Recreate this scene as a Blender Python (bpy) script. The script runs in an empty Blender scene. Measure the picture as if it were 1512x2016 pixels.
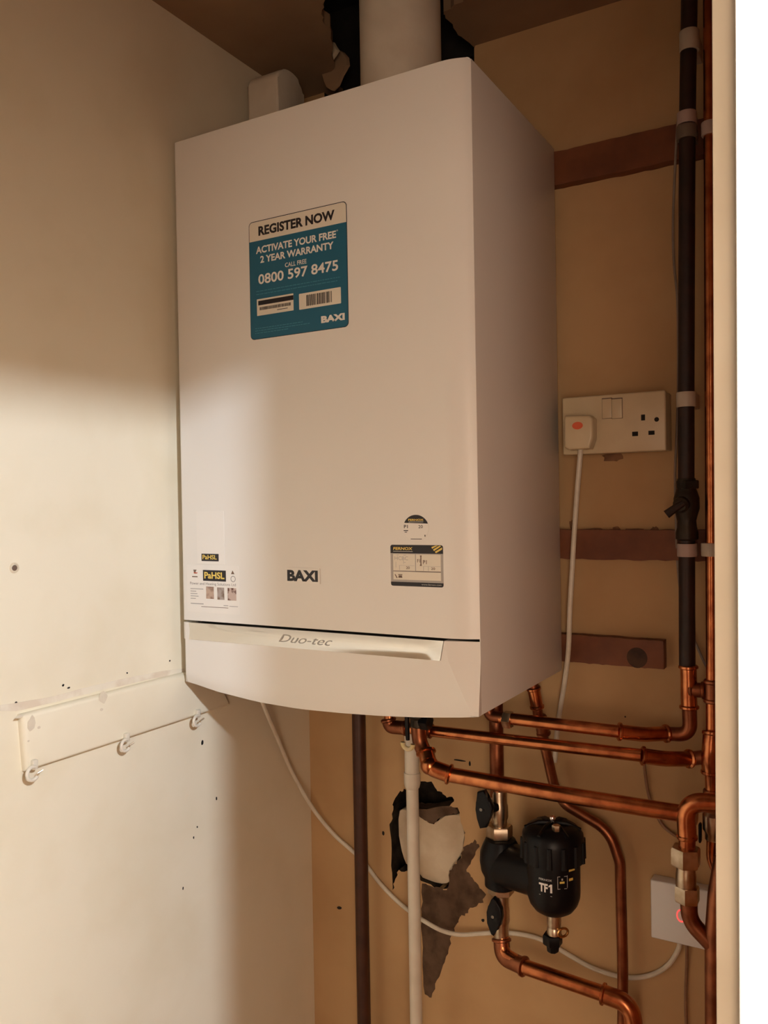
import bpy, bmesh, math, random
from mathutils import Vector, Matrix

random.seed(7)
SC = bpy.context.scene
COL = SC.collection
PI = math.pi

# ------------------------------------------------------------------ camera
FPX = 1668.0
YAW, PITCH, ROLL = 0.523, -0.00967, -0.01731
CAM = Vector((0.84329, -1.19225, 0.2461))
_f = Vector((-math.sin(YAW) * math.cos(PITCH), math.cos(YAW) * math.cos(PITCH), math.sin(PITCH)))
_r = Vector((math.cos(YAW), math.sin(YAW), 0))
_u = _r.cross(_f)
RT = math.cos(ROLL) * _r + math.sin(ROLL) * _u
UP = -math.sin(ROLL) * _r + math.cos(ROLL) * _u
FW = _f
cam_data = bpy.data.cameras.new('camera')
cam = bpy.data.objects.new('camera', cam_data)
COL.objects.link(cam)
cam.matrix_world = Matrix(((RT.x, UP.x, -FW.x, CAM.x), (RT.y, UP.y, -FW.y, CAM.y),
                           (RT.z, UP.z, -FW.z, CAM.z), (0, 0, 0, 1)))
cam_data.sensor_fit = 'AUTO'
cam_data.sensor_width = 36.0
cam_data.lens = FPX / 2016.0 * 36.0
cam_data.clip_start = 0.01
SC.camera = cam

# ------------------------------------------------------------------ light and exposure
SC.view_settings.view_transform = 'Standard'
SC.view_settings.look = 'None'
SC.view_settings.gamma = 1.0
SC.view_settings.exposure = 0.0

world = bpy.data.worlds.new('world')
SC.world = world
world.use_nodes = True
world.node_tree.nodes['Background'].inputs[0].default_value = (1.0, 0.62, 0.34, 1)
world.node_tree.nodes['Background'].inputs[1].default_value = 0.0


def lamp(name, kind, loc, energy, color, **kw):
    d = bpy.data.lights.new(name, kind)
    d.energy = energy
    d.color = color
    for k, v in kw.items():
        if k != 'look':
            setattr(d, k, v)
    o = bpy.data.objects.new(name, d)
    COL.objects.link(o)
    o.location = loc
    if 'look' in kw:
        o.rotation_euler = Vector(kw['look']).to_track_quat('-Z', 'Y').to_euler()
    return o


AREA_LOC, AREA_E, AREA_W, AREA_H, AREA_D = (1.26, -2.32, 0.08), 27.5, 0.8, 1.0, (-0.5, 1, 0)
# the bare bulb of the hallway, then an added warm area light that lifts the ambient
lamp('hall_lamp', 'POINT', (1.60, -1.289, 0.79), 108.0, (0.78, 0.875, 0.98), shadow_soft_size=0.035)
lamp('hall_fill', 'AREA', AREA_LOC, AREA_E, (1.0, 0.755, 0.56), shape='RECTANGLE', size=AREA_W, size_y=AREA_H,
     look=AREA_D)

# ------------------------------------------------------------------ layout constants (metres; boiler back at y = 0)
BW, BD, BH = 0.45, 0.303, 0.755
YB = 0.022          # back wall
XL = -0.015         # left wall
ZC = 0.95           # cupboard ceiling
ZF = -1.30          # floor


def ray(u, v):
    return FW + RT * ((u - 756) / FPX) - UP * ((v - 1008) / FPX)


def at(u, v, Y):
    d = ray(u, v)
    return CAM + d * ((Y - CAM.y) / d.y)


def atx(u, v, X):
    d = ray(u, v)
    return CAM + d * ((X - CAM.x) / d.x)


def atz(u, v, Z):
    d = ray(u, v)
    return CAM + d * ((Z - CAM.z) / d.z)


# ------------------------------------------------------------------ materials
MATS = {}


def mat(name, color, rough=0.5, metal=0.0, noise=None, bump=None, coat=0.0, spec=0.5, emit=None, stain=None):
    if name in MATS:
        return MATS[name]
    m = bpy.data.materials.new(name)
    m.use_nodes = True
    nt = m.node_tree
    b = nt.nodes['Principled BSDF']
    c4 = (color[0], color[1], color[2], 1)
    b.inputs['Base Color'].default_value = c4
    b.inputs['Roughness'].default_value = rough
    b.inputs['Metallic'].default_value = metal
    b.inputs['Specular IOR Level'].default_value = spec
    if coat:
        b.inputs['Coat Weight'].default_value = coat
        b.inputs['Coat Roughness'].default_value = 0.12
    tc = nt.nodes.new('ShaderNodeTexCoord')
    if noise:
        scale, col2, lo, hi = noise
        n = nt.nodes.new('ShaderNodeTexNoise')
        n.inputs['Scale'].default_value = scale
        n.inputs['Detail'].default_value = 5
        nt.links.new(tc.outputs['Object'], n.inputs['Vector'])
        r = nt.nodes.new('ShaderNodeValToRGB')
        r.color_ramp.elements[0].position = lo
        r.color_ramp.elements[1].position = hi
        r.color_ramp.elements[0].color = (col2[0], col2[1], col2[2], 1)
        r.color_ramp.elements[1].color = c4
        nt.links.new(n.outputs['Fac'], r.inputs['Fac'])
        nt.links.new(r.outputs['Color'], b.inputs['Base Color'])
    if bump:
        bs, st = bump
        n2 = nt.nodes.new('ShaderNodeTexNoise')
        n2.inputs['Scale'].default_value = bs
        n2.inputs['Detail'].default_value = 6
        nt.links.new(tc.outputs['Object'], n2.inputs['Vector'])
        bp = nt.nodes.new('ShaderNodeBump')
        bp.inputs['Strength'].default_value = st
        bp.inputs['Distance'].default_value = 0.002
        nt.links.new(n2.outputs['Fac'], bp.inputs['Height'])
        nt.links.new(bp.outputs['Normal'], b.inputs['Normal'])
    if emit:
        b.inputs['Emission Color'].default_value = (emit[0], emit[1], emit[2], 1)
        b.inputs['Emission Strength'].default_value = emit[3]
    MATS[name] = m
    return m


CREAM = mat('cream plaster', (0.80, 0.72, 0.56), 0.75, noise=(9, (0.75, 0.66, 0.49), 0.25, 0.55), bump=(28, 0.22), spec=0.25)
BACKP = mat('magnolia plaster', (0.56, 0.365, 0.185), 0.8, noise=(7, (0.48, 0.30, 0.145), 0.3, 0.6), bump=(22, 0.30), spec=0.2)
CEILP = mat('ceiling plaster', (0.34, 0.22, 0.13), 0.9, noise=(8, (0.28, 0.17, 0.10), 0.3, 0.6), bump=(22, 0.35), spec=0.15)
RAWP = mat('raw plaster', (0.68, 0.57, 0.42), 0.9, noise=(18, (0.55, 0.43, 0.29), 0.35, 0.6), bump=(40, 0.6), spec=0.15)
MORTAR = mat('grey mortar', (0.135, 0.085, 0.055), 0.95, noise=(40, (0.075, 0.045, 0.028), 0.35, 0.6), bump=(70, 0.9), spec=0.1)
RUBBLE = mat('dark rubble', (0.05, 0.04, 0.03), 0.95, noise=(30, (0.02, 0.015, 0.012), 0.35, 0.6), bump=(60, 1.0), spec=0.1)
BOUNCEW = mat('warm bounce brown', (0.42, 0.13, 0.03), 0.7, noise=(9, (0.36, 0.105, 0.024), .3, .6))  # invented colour for unseen wall faces, chosen to bounce orange light inside
HALLW = mat('hall paint', (0.80, 0.70, 0.55), 0.8)
FLOORM = mat('hall floorboards', (0.16, 0.075, 0.03), 0.5, noise=(6, (0.12, 0.055, 0.02), 0.3, 0.6))
GLOSS = mat('white gloss paint', (0.85, 0.84, 0.81), 0.35, bump=(30, 0.08))
LINING = mat('cream gloss lining', (0.52, 0.455, 0.36), 0.5, noise=(14, (0.47, 0.405, 0.31), 0.3, 0.6), bump=(30, 0.08))
ENAMEL = mat('white enamel', (0.80, 0.775, 0.73), 0.42, bump=(260, 0.03), coat=0.06)
ENAMELP = mat('white plastic moulding', (0.79, 0.76, 0.71), 0.36, bump=(260, 0.03), coat=0.15)
DARKGAP = mat('dark steel tray', (0.03, 0.028, 0.026), 0.6, noise=(30, (0.015, 0.014, 0.013), 0.3, 0.6))
CHROME = mat('chrome trim', (0.80, 0.78, 0.75), 0.14, 1.0, bump=(9, 0.04))
BRASS = mat('nickel plated brass', (0.62, 0.52, 0.40), 0.32, 1.0, noise=(60, (0.45, 0.34, 0.22), 0.35, 0.6))
BRASSY = mat('yellow brass', (0.75, 0.48, 0.18), 0.3, 1.0, noise=(60, (0.55, 0.33, 0.12), 0.35, 0.6))
COPPER = mat('bright copper', (0.66, 0.25, 0.10), 0.26, 1.0, noise=(55, (0.38, 0.12, 0.05), 0.32, 0.62), bump=(90, 0.05))
COPPERD = mat('tarnished copper', (0.34, 0.125, 0.06), 0.40, 1.0, noise=(40, (0.18, 0.06, 0.03), 0.32, 0.62), bump=(90, 0.05))
BROWNP = mat('brown painted pipe', (0.065, 0.021, 0.009), 0.45, noise=(40, (0.04, 0.012, 0.006), 0.32, 0.62))
BLACKP = mat('black painted pipe', (0.018, 0.010, 0.008), 0.5, noise=(40, (0.03, 0.014, 0.010), 0.4, 0.6), bump=(120, 0.2))
VALVEB = mat('bronze valve body', (0.05, 0.040, 0.028), 0.45, 0.6, noise=(50, (0.03, 0.024, 0.018), 0.3, 0.6), bump=(100, 0.2))
BLACKPL = mat('black plastic', (0.004, 0.004, 0.005), 0.38, bump=(200, 0.05), spec=0.22)
SCREWM = mat('dull screw steel', (0.25, 0.23, 0.20), 0.5, 1.0, bump=(80, .1))
WHITEPL = mat('white pvc', (0.72, 0.66, 0.55), 0.38, noise=(20, (0.64, 0.57, 0.46), 0.3, 0.6))
SOCKETW = mat('aged white plastic', (0.68, 0.57, 0.37), 0.35, noise=(20, (0.62, 0.50, 0.31), 0.3, 0.6))
SPURW = mat('clean white plastic', (0.80, 0.79, 0.77), 0.35, bump=(200, 0.02))
CLIPW = mat('white pipe clip plastic', (0.62, 0.55, 0.44), 0.4, noise=(40, (0.52, 0.45, 0.35), 0.3, 0.6))
CLIPP = mat('pinkish clip plastic', (0.56, 0.43, 0.38), 0.4, noise=(40, (0.48, 0.36, 0.31), 0.3, 0.6))
CLIPG = mat('grey clip plastic', (0.20, 0.16, 0.125), 0.5, noise=(40, (0.15, 0.12, 0.09), 0.3, 0.6))
FLEX = mat('white flex sheath', (0.74, 0.68, 0.56), 0.45, noise=(60, (0.66, 0.60, 0.48), 0.3, 0.6))
GREYC = mat('grey wire sheath', (0.30, 0.24, 0.19), 0.5, noise=(60, (0.24, 0.19, 0.15), 0.3, 0.6))
BROWNC = mat('brown wire sheath', (0.30, 0.16, 0.085), 0.5, noise=(60, (0.24, 0.12, 0.06), 0.3, 0.6))
WOOD = mat('stained batten wood', (0.19, 0.060, 0.020), 0.6, noise=(24, (0.12, 0.035, 0.012), 0.3, 0.6), bump=(60, 0.25))
KNOT = mat('dark scorch', (0.075, 0.036, 0.018), 0.8, noise=(60, (0.02, 0.011, 0.007), 0.3, 0.6))
RED = mat('red plastic', (0.75, 0.13, 0.05), 0.4, bump=(100, 0.02))
NEON = mat('red neon', (0.8, 0.05, 0.05), 0.4, emit=(1.0, 0.09, 0.08, 1.1))
HOLE = mat('dark hole', (0.012, 0.010, 0.009), 0.9, noise=(50, (0.02, 0.015, 0.012), 0.3, 0.6))
TEAL = mat('teal print', (0.012, 0.125, 0.215), 0.4, bump=(60, 0.01))
TEALL = mat('pale teal print', (0.06, 0.26, 0.38), 0.4, bump=(60, 0.01))
PAPER = mat('white sticker paper', (0.82, 0.79, 0.74), 0.45, bump=(60, 0.01))
PAPERC = mat('cream sticker paper', (0.77, 0.72, 0.61), 0.45, bump=(60, 0.01))
PAPERG = mat('grey sticker border', (0.42, 0.39, 0.36), 0.45, bump=(60, 0.01))
INK = mat('black ink', (0.012, 0.011, 0.016), 0.45, bump=(60, 0.01))
INKG = mat('grey ink', (0.22, 0.20, 0.20), 0.5, bump=(60, 0.01))
INKL = mat('light grey ink', (0.42, 0.40, 0.39), 0.5, bump=(60, 0.01))
INKB = mat('brown ink', (0.16, 0.10, 0.07), 0.5, bump=(60, 0.01))
GOLD = mat('yellow ink', (0.78, 0.58, 0.13), 0.45, bump=(60, 0.01))
SILVER = mat('silver ink', (0.50, 0.50, 0.48), 0.4, bump=(60, 0.01))
PHOTOA = mat('faded pinkish print', (0.50, 0.36, 0.28), 0.5, noise=(120, (0.24, 0.14, 0.10), 0.35, 0.55))
PHOTOB = mat('faded grey print', (0.38, 0.32, 0.29), 0.5, noise=(120, (0.20, 0.13, 0.09), 0.35, 0.55))
PHOTOC = mat('faded red brown print', (0.55, 0.42, 0.36), 0.5, noise=(110, (0.12, 0.045, 0.03), 0.42, 0.52))
REDI = mat('red ink', (0.6, 0.10, 0.05), 0.5, bump=(60, 0.01))

# ------------------------------------------------------------------ object helpers
ORIGIN = {}


def finish(name, bm, m, parent=None, origin=None, smooth=35):
    bmesh.ops.recalc_face_normals(bm, faces=bm.faces[:])
    if parent is not None:
        off = ORIGIN[parent.name]
    elif origin is not None:
        off = Vector(origin)
    else:
        xs = [v.co for v in bm.verts]
        off = Vector(((min(c.x for c in xs) + max(c.x for c in xs)) / 2, (min(c.y for c in xs) + max(c.y for c in xs)) / 2,
                      min(c.z for c in xs)))
    for v in bm.verts:
        v.co -= off
    me = bpy.data.meshes.new(name)
    bm.to_mesh(me)
    bm.free()
    if smooth:
        me.polygons.foreach_set('use_smooth', [True] * len(me.polygons))
        me.set_sharp_from_angle(angle=math.radians(smooth))
    me.materials.append(m)
    o = bpy.data.objects.new(name, me)
    COL.objects.link(o)
    if parent is not None:
        o.parent = parent
    else:
        o.location = off
    ORIGIN[o.name] = off
    return o


def tag(o, label, cat, group=None):
    o['label'] = label
    o['category'] = cat
    if group:
        o['group'] = group
    return o


def thing(name, label, cat, loc, group=None):
    o = bpy.data.objects.new(name, None)
    o.empty_display_size = 0.03
    COL.objects.link(o)
    o.location = loc
    ORIGIN[o.name] = Vector(loc)
    return tag(o, label, cat, group)


def lean(bm, k=0.0085):
    for v in bm.verts:
        v.co.x += k * (v.co.z - CAM.z)
    return bm


def struct(name, bm, m, **kw):
    o = finish(name, bm, m, **kw)
    o['kind'] = 'structure'
    return o


def add_box(bm, a, b, bevel=0.0, seg=2):
    x0, y0, z0 = [min(a[i], b[i]) for i in range(3)]
    x1, y1, z1 = [max(a[i], b[i]) for i in range(3)]
    vs = [bm.verts.new(c) for c in ((x0, y0, z0), (x1, y0, z0), (x1, y1, z0), (x0, y1, z0),
                                    (x0, y0, z1), (x1, y0, z1), (x1, y1, z1), (x0, y1, z1))]
    fs = [bm.faces.new([vs[i] for i in q]) for q in
          ((0, 3, 2, 1), (4, 5, 6, 7), (0, 1, 5, 4), (1, 2, 6, 5), (2, 3, 7, 6), (3, 0, 4, 7))]
    if bevel:
        es = list({e for f in fs for e in f.edges})
        bmesh.ops.bevel(bm, geom=es, offset=bevel, segments=seg, profile=0.5, affect='EDGES')
    return bm


def box(a, b, bevel=0.0, seg=2):
    return add_box(bmesh.new(), a, b, bevel, seg)


def frame_of(d):
    d = d.normalized()
    h = Vector((0, 0, 1)) if abs(d.z) < 0.9 else Vector((1, 0, 0))
    a = d.cross(h).normalized()
    return a, d.cross(a).normalized()


def sweep(bm, path, radii, seg=16, caps=True):
    path = [Vector(p) for p in path]
    n = len(path)
    if not hasattr(radii, '__len__'):
        radii = [radii] * n
    tang = []
    for i in range(n):
        t = (path[min(i + 1, n - 1)] - path[max(i - 1, 0)])
        tang.append(t.normalized())
    a, b = frame_of(tang[0])
    rings = []
    for i in range(n):
        t = tang[i]
        a = (a - t * a.dot(t)).normalized()
        b = t.cross(a)
        rings.append([bm.verts.new(path[i] + (a * math.cos(2 * PI * k / seg) + b * math.sin(2 * PI * k / seg)) * radii[i])
                      for k in range(seg)])
    for i in range(n - 1):
        for k in range(seg):
            bm.faces.new((rings[i][k], rings[i][(k + 1) % seg], rings[i + 1][(k + 1) % seg], rings[i + 1][k]))
    if caps:
        bm.faces.new(rings[0][::-1])
        bm.faces.new(rings[-1])
    return bm


def fillet(pts, R, n=7):
    pts = [Vector(p) for p in pts]
    out = [pts[0]]
    for i in range(1, len(pts) - 1):
        rr = R[i - 1] if hasattr(R, '__len__') else R
        p, a, b = pts[i], pts[i - 1], pts[i + 1]
        d1, d2 = (a - p), (b - p)
        l1, l2 = d1.length, d2.length
        d1.normalize(); d2.normalize()
        ang = d1.angle(d2)
        if ang > PI - 0.02 or rr <= 0:
            out.append(p); continue
        t = min(rr / math.tan(ang / 2), 0.49 * l1, 0.49 * l2)
        for k in range(n + 1):
            s = k / n
            q0, q1 = p + d1 * t, p + d2 * t
            out.append(q0 * (1 - s) ** 2 + p * 2 * s * (1 - s) + q1 * s * s)
    out.append(pts[-1])
    return out


def smooth_curve(pts, n=8):
    pts = [Vector(p) for p in pts]
    P = [pts[0] * 2 - pts[1]] + pts + [pts[-1] * 2 - pts[-2]]
    out = []
    for i in range(1, len(P) - 2):
        for k in range(n):
            t = k / n
            p0, p1, p2, p3 = P[i - 1:i + 3]
            out.append(0.5 * ((2 * p1) + (p2 - p0) * t + (2 * p0 - 5 * p1 + 4 * p2 - p3) * t * t + (3 * p1 - p0 - 3 * p2 + p3) * t ** 3))
    out.append(pts[-1])
    return out


def sleeve(path, r, lip=1.16, ll=0.0055, seg=18):
    """a capillary fitting: a tube with a raised bead at each end"""
    path = [Vector(p) for p in path]
    d0 = (path[1] - path[0]).normalized()
    d1 = (path[-1] - path[-2]).normalized()
    P = [path[0], path[0] + d0 * ll * .25, path[0] + d0 * ll * .75, path[0] + d0 * ll]
    Rr = [r * 1.03, r * lip, r * lip, r]
    P += path[1:-1]
    Rr += [r] * (len(path) - 2)
    P += [path[-1] - d1 * ll, path[-1] - d1 * ll * .75, path[-1] - d1 * ll * .25, path[-1]]
    Rr += [r, r * lip, r * lip, r * 1.03]
    return sweep(bmesh.new(), P, Rr, seg)


def lathe(bm, base, axis, prof, seg=28):
    """prof: list of (radius, distance along axis)"""
    base = Vector(base); axis = Vector(axis).normalized()
    return sweep_prof(bm, base, axis, prof, seg)


def sweep_prof(bm, base, axis, prof, seg):
    axis = Vector(axis).normalized()
    a, b = frame_of(axis)
    rings = []
    for r, h in prof:
        rings.append([bm.verts.new(base + axis * h + (a * math.cos(2 * PI * k / seg) + b * math.sin(2 * PI * k / seg)) * r)
                      for k in range(seg)])
    for i in range(len(rings) - 1):
        for k in range(seg):
            bm.faces.new((rings[i][k], rings[i][(k + 1) % seg], rings[i + 1][(k + 1) % seg], rings[i + 1][k]))
    bm.faces.new(rings[0][::-1]); bm.faces.new(rings[-1])
    return bm


def hexnut(bm, c, axis, af, h):
    c = Vector(c); axis = Vector(axis).normalized()
    R = af / math.sqrt(3)
    prof = [(R * .93, -h / 2), (R, -h / 2 + h * .1), (R, h / 2 - h * .1), (R * .93, h / 2)]
    return sweep_prof(bm, c, axis, prof, 6)


def prism(bm, poly, d, bevel=0.0, seg=2):
    """poly: 3D loop; extruded by vector d"""
    d = Vector(d)
    a = [bm.verts.new(p) for p in poly]
    b = [bm.verts.new(Vector(p) + d) for p in poly]
    n = len(a)
    fs = [bm.faces.new(a[::-1]), bm.faces.new(b)]
    for i in range(n):
        fs.append(bm.faces.new((a[i], a[(i + 1) % n], b[(i + 1) % n], b[i])))
    if bevel:
        es = list({e for f in fs[:2] for e in f.edges})
        bmesh.ops.bevel(bm, geom=es, offset=bevel, segments=seg, profile=0.5, affect='EDGES')
    return bm


def jag(poly, n=3, amp=0.004):
    out = []
    m = len(poly)
    for i in range(m):
        a, b = Vector(poly[i]), Vector(poly[(i + 1) % m])
        for k in range(n):
            p = a.lerp(b, k / n)
            if k:
                p = p + Vector((random.uniform(-amp, amp), random.uniform(-amp, amp), random.uniform(-amp, amp)))
            out.append(p)
    return out


def slab_with_holes(outer, holes, d):
    """flat slab whose face is the outer loop minus the holes; thickened by vector d"""
    bm = bmesh.new()
    d = Vector(d)
    loops = []
    for lp in [outer] + holes:
        vs = [bm.verts.new(p) for p in lp]
        loops.append(vs)
    edges = []
    for vs in loops:
        for i in range(len(vs)):
            edges.append(bm.edges.new((vs[i], vs[(i + 1) % len(vs)])))
    bmesh.ops.triangle_fill(bm, use_beauty=True, use_dissolve=False, edges=edges)
    front = bm.faces[:]
    mp = {}
    for v in bm.verts[:]:
        mp[v] = bm.verts.new(v.co + d)
    for f in front:
        bm.faces.new([mp[v] for v in f.verts][::-1])
    for vs in loops:
        for i in range(len(vs)):
            a, b = vs[i], vs[(i + 1) % len(vs)]
            bm.faces.new((a, b, mp[b], mp[a]))
    return bm


def rrect(x0, x1, z0, z1, r, y, n=5):
    pts = []
    for cx, cz, a0 in ((x1 - r, z1 - r, 0), (x0 + r, z1 - r, 90), (x0 + r, z0 + r, 180), (x1 - r, z0 + r, 270)):
        for k in range(n + 1):
            a = math.radians(a0 + 90 * k / n)
            pts.append(Vector((cx + r * math.cos(a), y, cz + r * math.sin(a))))
    return pts


def plate(x0, x1, z0, z1, y, t, r=0.0008, bm=None):
    return prism(bm or bmesh.new(), rrect(x0, x1, z0, z1, r, y), (0, -t, 0))


def add_text(bm, s, x0, x1, z0, z1, y, bold=0.0, shear=0.0, spacing=1.0, t=0.00012, warp=None):
    cu = bpy.data.curves.new('txt', 'FONT')
    cu.body = s
    cu.size = 1.0
    cu.offset = bold
    cu.shear = shear
    cu.space_character = spacing
    cu.resolution_u = 3
    ob = bpy.data.objects.new('txt', cu)
    COL.objects.link(ob)
    dg = bpy.context.evaluated_depsgraph_get()
    dg.update()
    me = bpy.data.meshes.new_from_object(ob.evaluated_get(dg))
    bpy.data.objects.remove(ob)
    bpy.data.curves.remove(cu)
    xs = [v.co.x for v in me.vertices]; ys = [v.co.y for v in me.vertices]
    ax, bx_, ay, by_ = min(xs), max(xs), min(ys), max(ys)
    vs = []
    for v in me.vertices:
        X = x0 + (v.co.x - ax) / (bx_ - ax) * (x1 - x0)
        Z = z0 + (v.co.y - ay) / (by_ - ay) * (z1 - z0)
        p = warp(X, Z) if warp else Vector((X, y - t, Z))
        vs.append(bm.verts.new(p))
    for p in me.polygons:
        try:
            bm.faces.new([vs[i] for i in p.vertices])
        except ValueError:
            pass
    bpy.data.meshes.remove(me)
    return bm


def disc(bm, c, axis, r, t, seg=20):
    return sweep_prof(bm, Vector(c), Vector(axis).normalized(), [(r * .9, 0), (r, t * .3), (r, t * .7), (r * .9, t)], seg)


# ================================================================== THE SETTING
# back wall with the broken hole under the boiler
def px3(u, v):
    return (660 + u / 3.906, 1500 + v / 3.906)


hole_px = [(440, 330), (500, 222), (545, 215), (640, 150), (740, 150), (785, 225), (850, 262), (905, 275), (912, 305), (882, 345),
           (940, 350), (962, 430), (1000, 545), (985, 640), (960, 750), (905, 800), (875, 960), (800, 985), (700, 930), (560, 845),
           (490, 830), (462, 900), (442, 985), (430, 800), (420, 520), (436, 400)]
HOLE3 = jag([at(*px3(u, v), YB) for u, v in hole_px], 4, 0.0024)
for p in HOLE3:
    p.y = YB
outer = [Vector((XL - .1, YB, ZF)), Vector((0.773, YB, ZF)), Vector((0.773, YB, ZC + .018)), Vector((XL - .1, YB, ZC + .018))]
notch = [(.322, ZC + .018), (.318, .935), (.322, .905), (.318, .870), (.28, .835), (.20, .830), (.110, .835), (.070, .835), (.020, .845), (.006, .880), (.012, .925), (.040, .942), (.045, ZC + .018)]
top = [Vector((x, YB, z)) for x, z in notch]
outer = outer[:3] + jag(top, 3, .003)[:-2] + [outer[3]]
for p in outer:
    p.y = YB
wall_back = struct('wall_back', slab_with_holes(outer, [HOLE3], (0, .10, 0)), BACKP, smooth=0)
wall_back.data.materials.append(RUBBLE)          # broken core of the wall inside the holes
for p in wall_back.data.polygons:
    if abs(p.normal.y) < .5 and abs(p.normal.z) < .999 and abs(p.normal.x) < .9999:
        p.material_index = 1
finish('black_backing', box((-.05, YB + .09, .80), (.40, YB + .10, 1.0)), HOLE, wall_back)  # near-black sheet; the darkness behind the notch is put into its colour
b = bmesh.new()
add_box(b, (0.10, YB + .085, -0.75), (0.42, YB + .10, -0.10))
finish('rubble_backing', b, RUBBLE, wall_back)
plug_px = [(470, 390), (520, 372), (590, 400), (640, 440), (745, 495), (790, 440), (860, 425), (935, 415), (950, 440), (975, 530), (978, 630),
           (950, 740), (900, 795), (872, 945), (800, 960), (700, 925), (600, 890), (545, 830), (510, 760), (480, 640), (462, 520)]
pl = jag([at(*px3(u, v), YB) for u, v in plug_px], 2, 0.0008)
for p in pl:
    p.y = YB + 0.009
finish('plaster_fill', prism(bmesh.new(), pl, (0, .03, 0), 0.003), RAWP, wall_back)
lump_px = [(560, 360), (640, 380), (800, 350), (900, 345), (935, 400), (880, 415), (790, 430), (742, 492), (640, 440)]
pl = jag([at(*px3(u, v), YB) for u, v in lump_px], 3, 0.0010)
for p in pl:
    p.y = YB + 0.006
finish('mortar_lump', prism(bmesh.new(), pl, (0, .03, 0), 0.002), MORTAR, wall_back)
patch_px = [(985, 655), (1030, 635), (1070, 598), (1085, 632), (1112, 650), (1062, 740), (1008, 830), (1040, 880), (1100, 945), (1160, 1020),
            (1120, 1085), (1060, 1120), (1000, 1165), (960, 1190), (925, 1260), (895, 1330), (870, 1450), (830, 1560), (780, 1680), (740, 1812),
            (690, 1785), (672, 1500), (668, 1200), (668, 935), (760, 965), (860, 985), (872, 950), (880, 850), (905, 800), (952, 755), (975, 720)]
pl = jag([at(*px3(u, v), YB) for u, v in patch_px], 4, 0.0022)
for p in pl:
    p.y = YB - 0.0006
finish('bare_mortar_patch', prism(bmesh.new(), pl, (0, .0006, 0)), MORTAR, wall_back)
low_px = [(462, 895), (500, 850), (570, 880), (668, 940), (668, 1190), (640, 1110), (560, 1060), (480, 1000)]
# ragged chips along the chiselled plaster, small holes and scuffs of the back wall
flakes = bmesh.new()
for (u, v, w, h) in ((1128, 1033, 16, 18), (1215, 1042, 16, 10), (1290, 1042, 16, 10), (1165, 1044, 60, 9), (1250, 1045, 60, 8), (1205, 900, 38, 20)):
    c = at(u, v, YB)
    s = 0.00078
    pts = []
    for k in range(18):
        a = 2 * PI * k / 18
        rr = random.uniform(.7, 1.15)
        pts.append(Vector((c.x + w * s * .5 * rr * math.cos(a), YB - .0008, c.z + h * s * .5 * rr * math.sin(a))))
    prism(flakes, pts, (0, .0008, 0))
finish('plaster_flakes', flakes, mat('flaked brown plaster', (0.27, 0.14, 0.07), .9, noise=(60, (.16, .08, .04), .35, .6)), wall_back)
chips = bmesh.new()
for (u, v, w, h) in ((668, 1787, 12, 8), (905, 1497, 30, 3), (925, 1503, 4, 12), (1231, 1411, 3, 3), (755, 1640, 6, 10), (951, 1812, 7, 7)):
    c = at(u, v, YB)
    s = 0.00078
    pts = []
    for k in range(10):
        a = 2 * PI * k / 10
        rr = random.uniform(.75, 1.1)
        pts.append(Vector((c.x + w * s * .5 * rr * math.cos(a), YB - .0008, c.z + h * s * .5 * rr * math.sin(a))))
    prism(chips, pts, (0, .0008, 0))
finish('plaster_chips', chips, HOLE, wall_back)

# left wall
b = box((XL - .1, -1.75, ZF), (XL, YB, 1.15))
wall_left = struct('wall_left', b, CREAM, smooth=0)
marks = bmesh.new()
for (u, v, w, h) in ((398, 1462, 7, 10), (124, 1349, 5, 4), (135, 1354, 6, 3), (31, 1384, 5, 4), (250, 1325, 3, 3), (388, 1628, 3, 4), (426, 1572, 4, 6),
                     (381, 1649, 3, 5), (360, 1749, 3, 6), (334, 1301, 4, 3)):
    c = atx(u, v, XL)
    s = 0.0008
    pts = []
    for k in range(9):
        a = 2 * PI * k / 9
        rr = random.uniform(.7, 1.1)
        pts.append(Vector((XL + .0006, c.y + w * s * .5 * rr * math.cos(a), c.z + h * s * .5 * rr * math.sin(a))))
    prism(marks, pts, (-.0006, 0, 0))
finish('wall_pits', marks, HOLE, wall_left)
c = atx(28, 1118, XL)
b = bmesh.new()
sweep_prof(b, c, Vector((1, 0, 0)), [(.0062, -.002), (.0062, .0008), (.0045, .001), (.0040, -.001)], 16)
finish('screw_hole', b, RAWP, wall_left)
b = disc(bmesh.new(), c + Vector((.0002, 0, 0)), (1, 0, 0), .0034, .0011, 12)
finish('screw_hole', b, INKB, wall_left)
# the wiped plaster line above the board
pl = [atx(u, v, XL) for u, v in ((0, 1400), (30, 1400), (110, 1382), (200, 1358), (300, 1336), (362, 1326), (362, 1316), (300, 1325), (190, 1348), (90, 1374), (0, 1388))]
pl = jag(pl, 3, 0.0008)
for p in pl:
    p.x = XL + .0007
finish('plaster_smear', prism(bmesh.new(), pl, (-.0007, 0, 0)), mat('smeared filler', (0.66, 0.55, 0.43), 0.85, noise=(30, (0.76, 0.68, 0.55), 0.4, 0.6)), wall_left)

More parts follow.
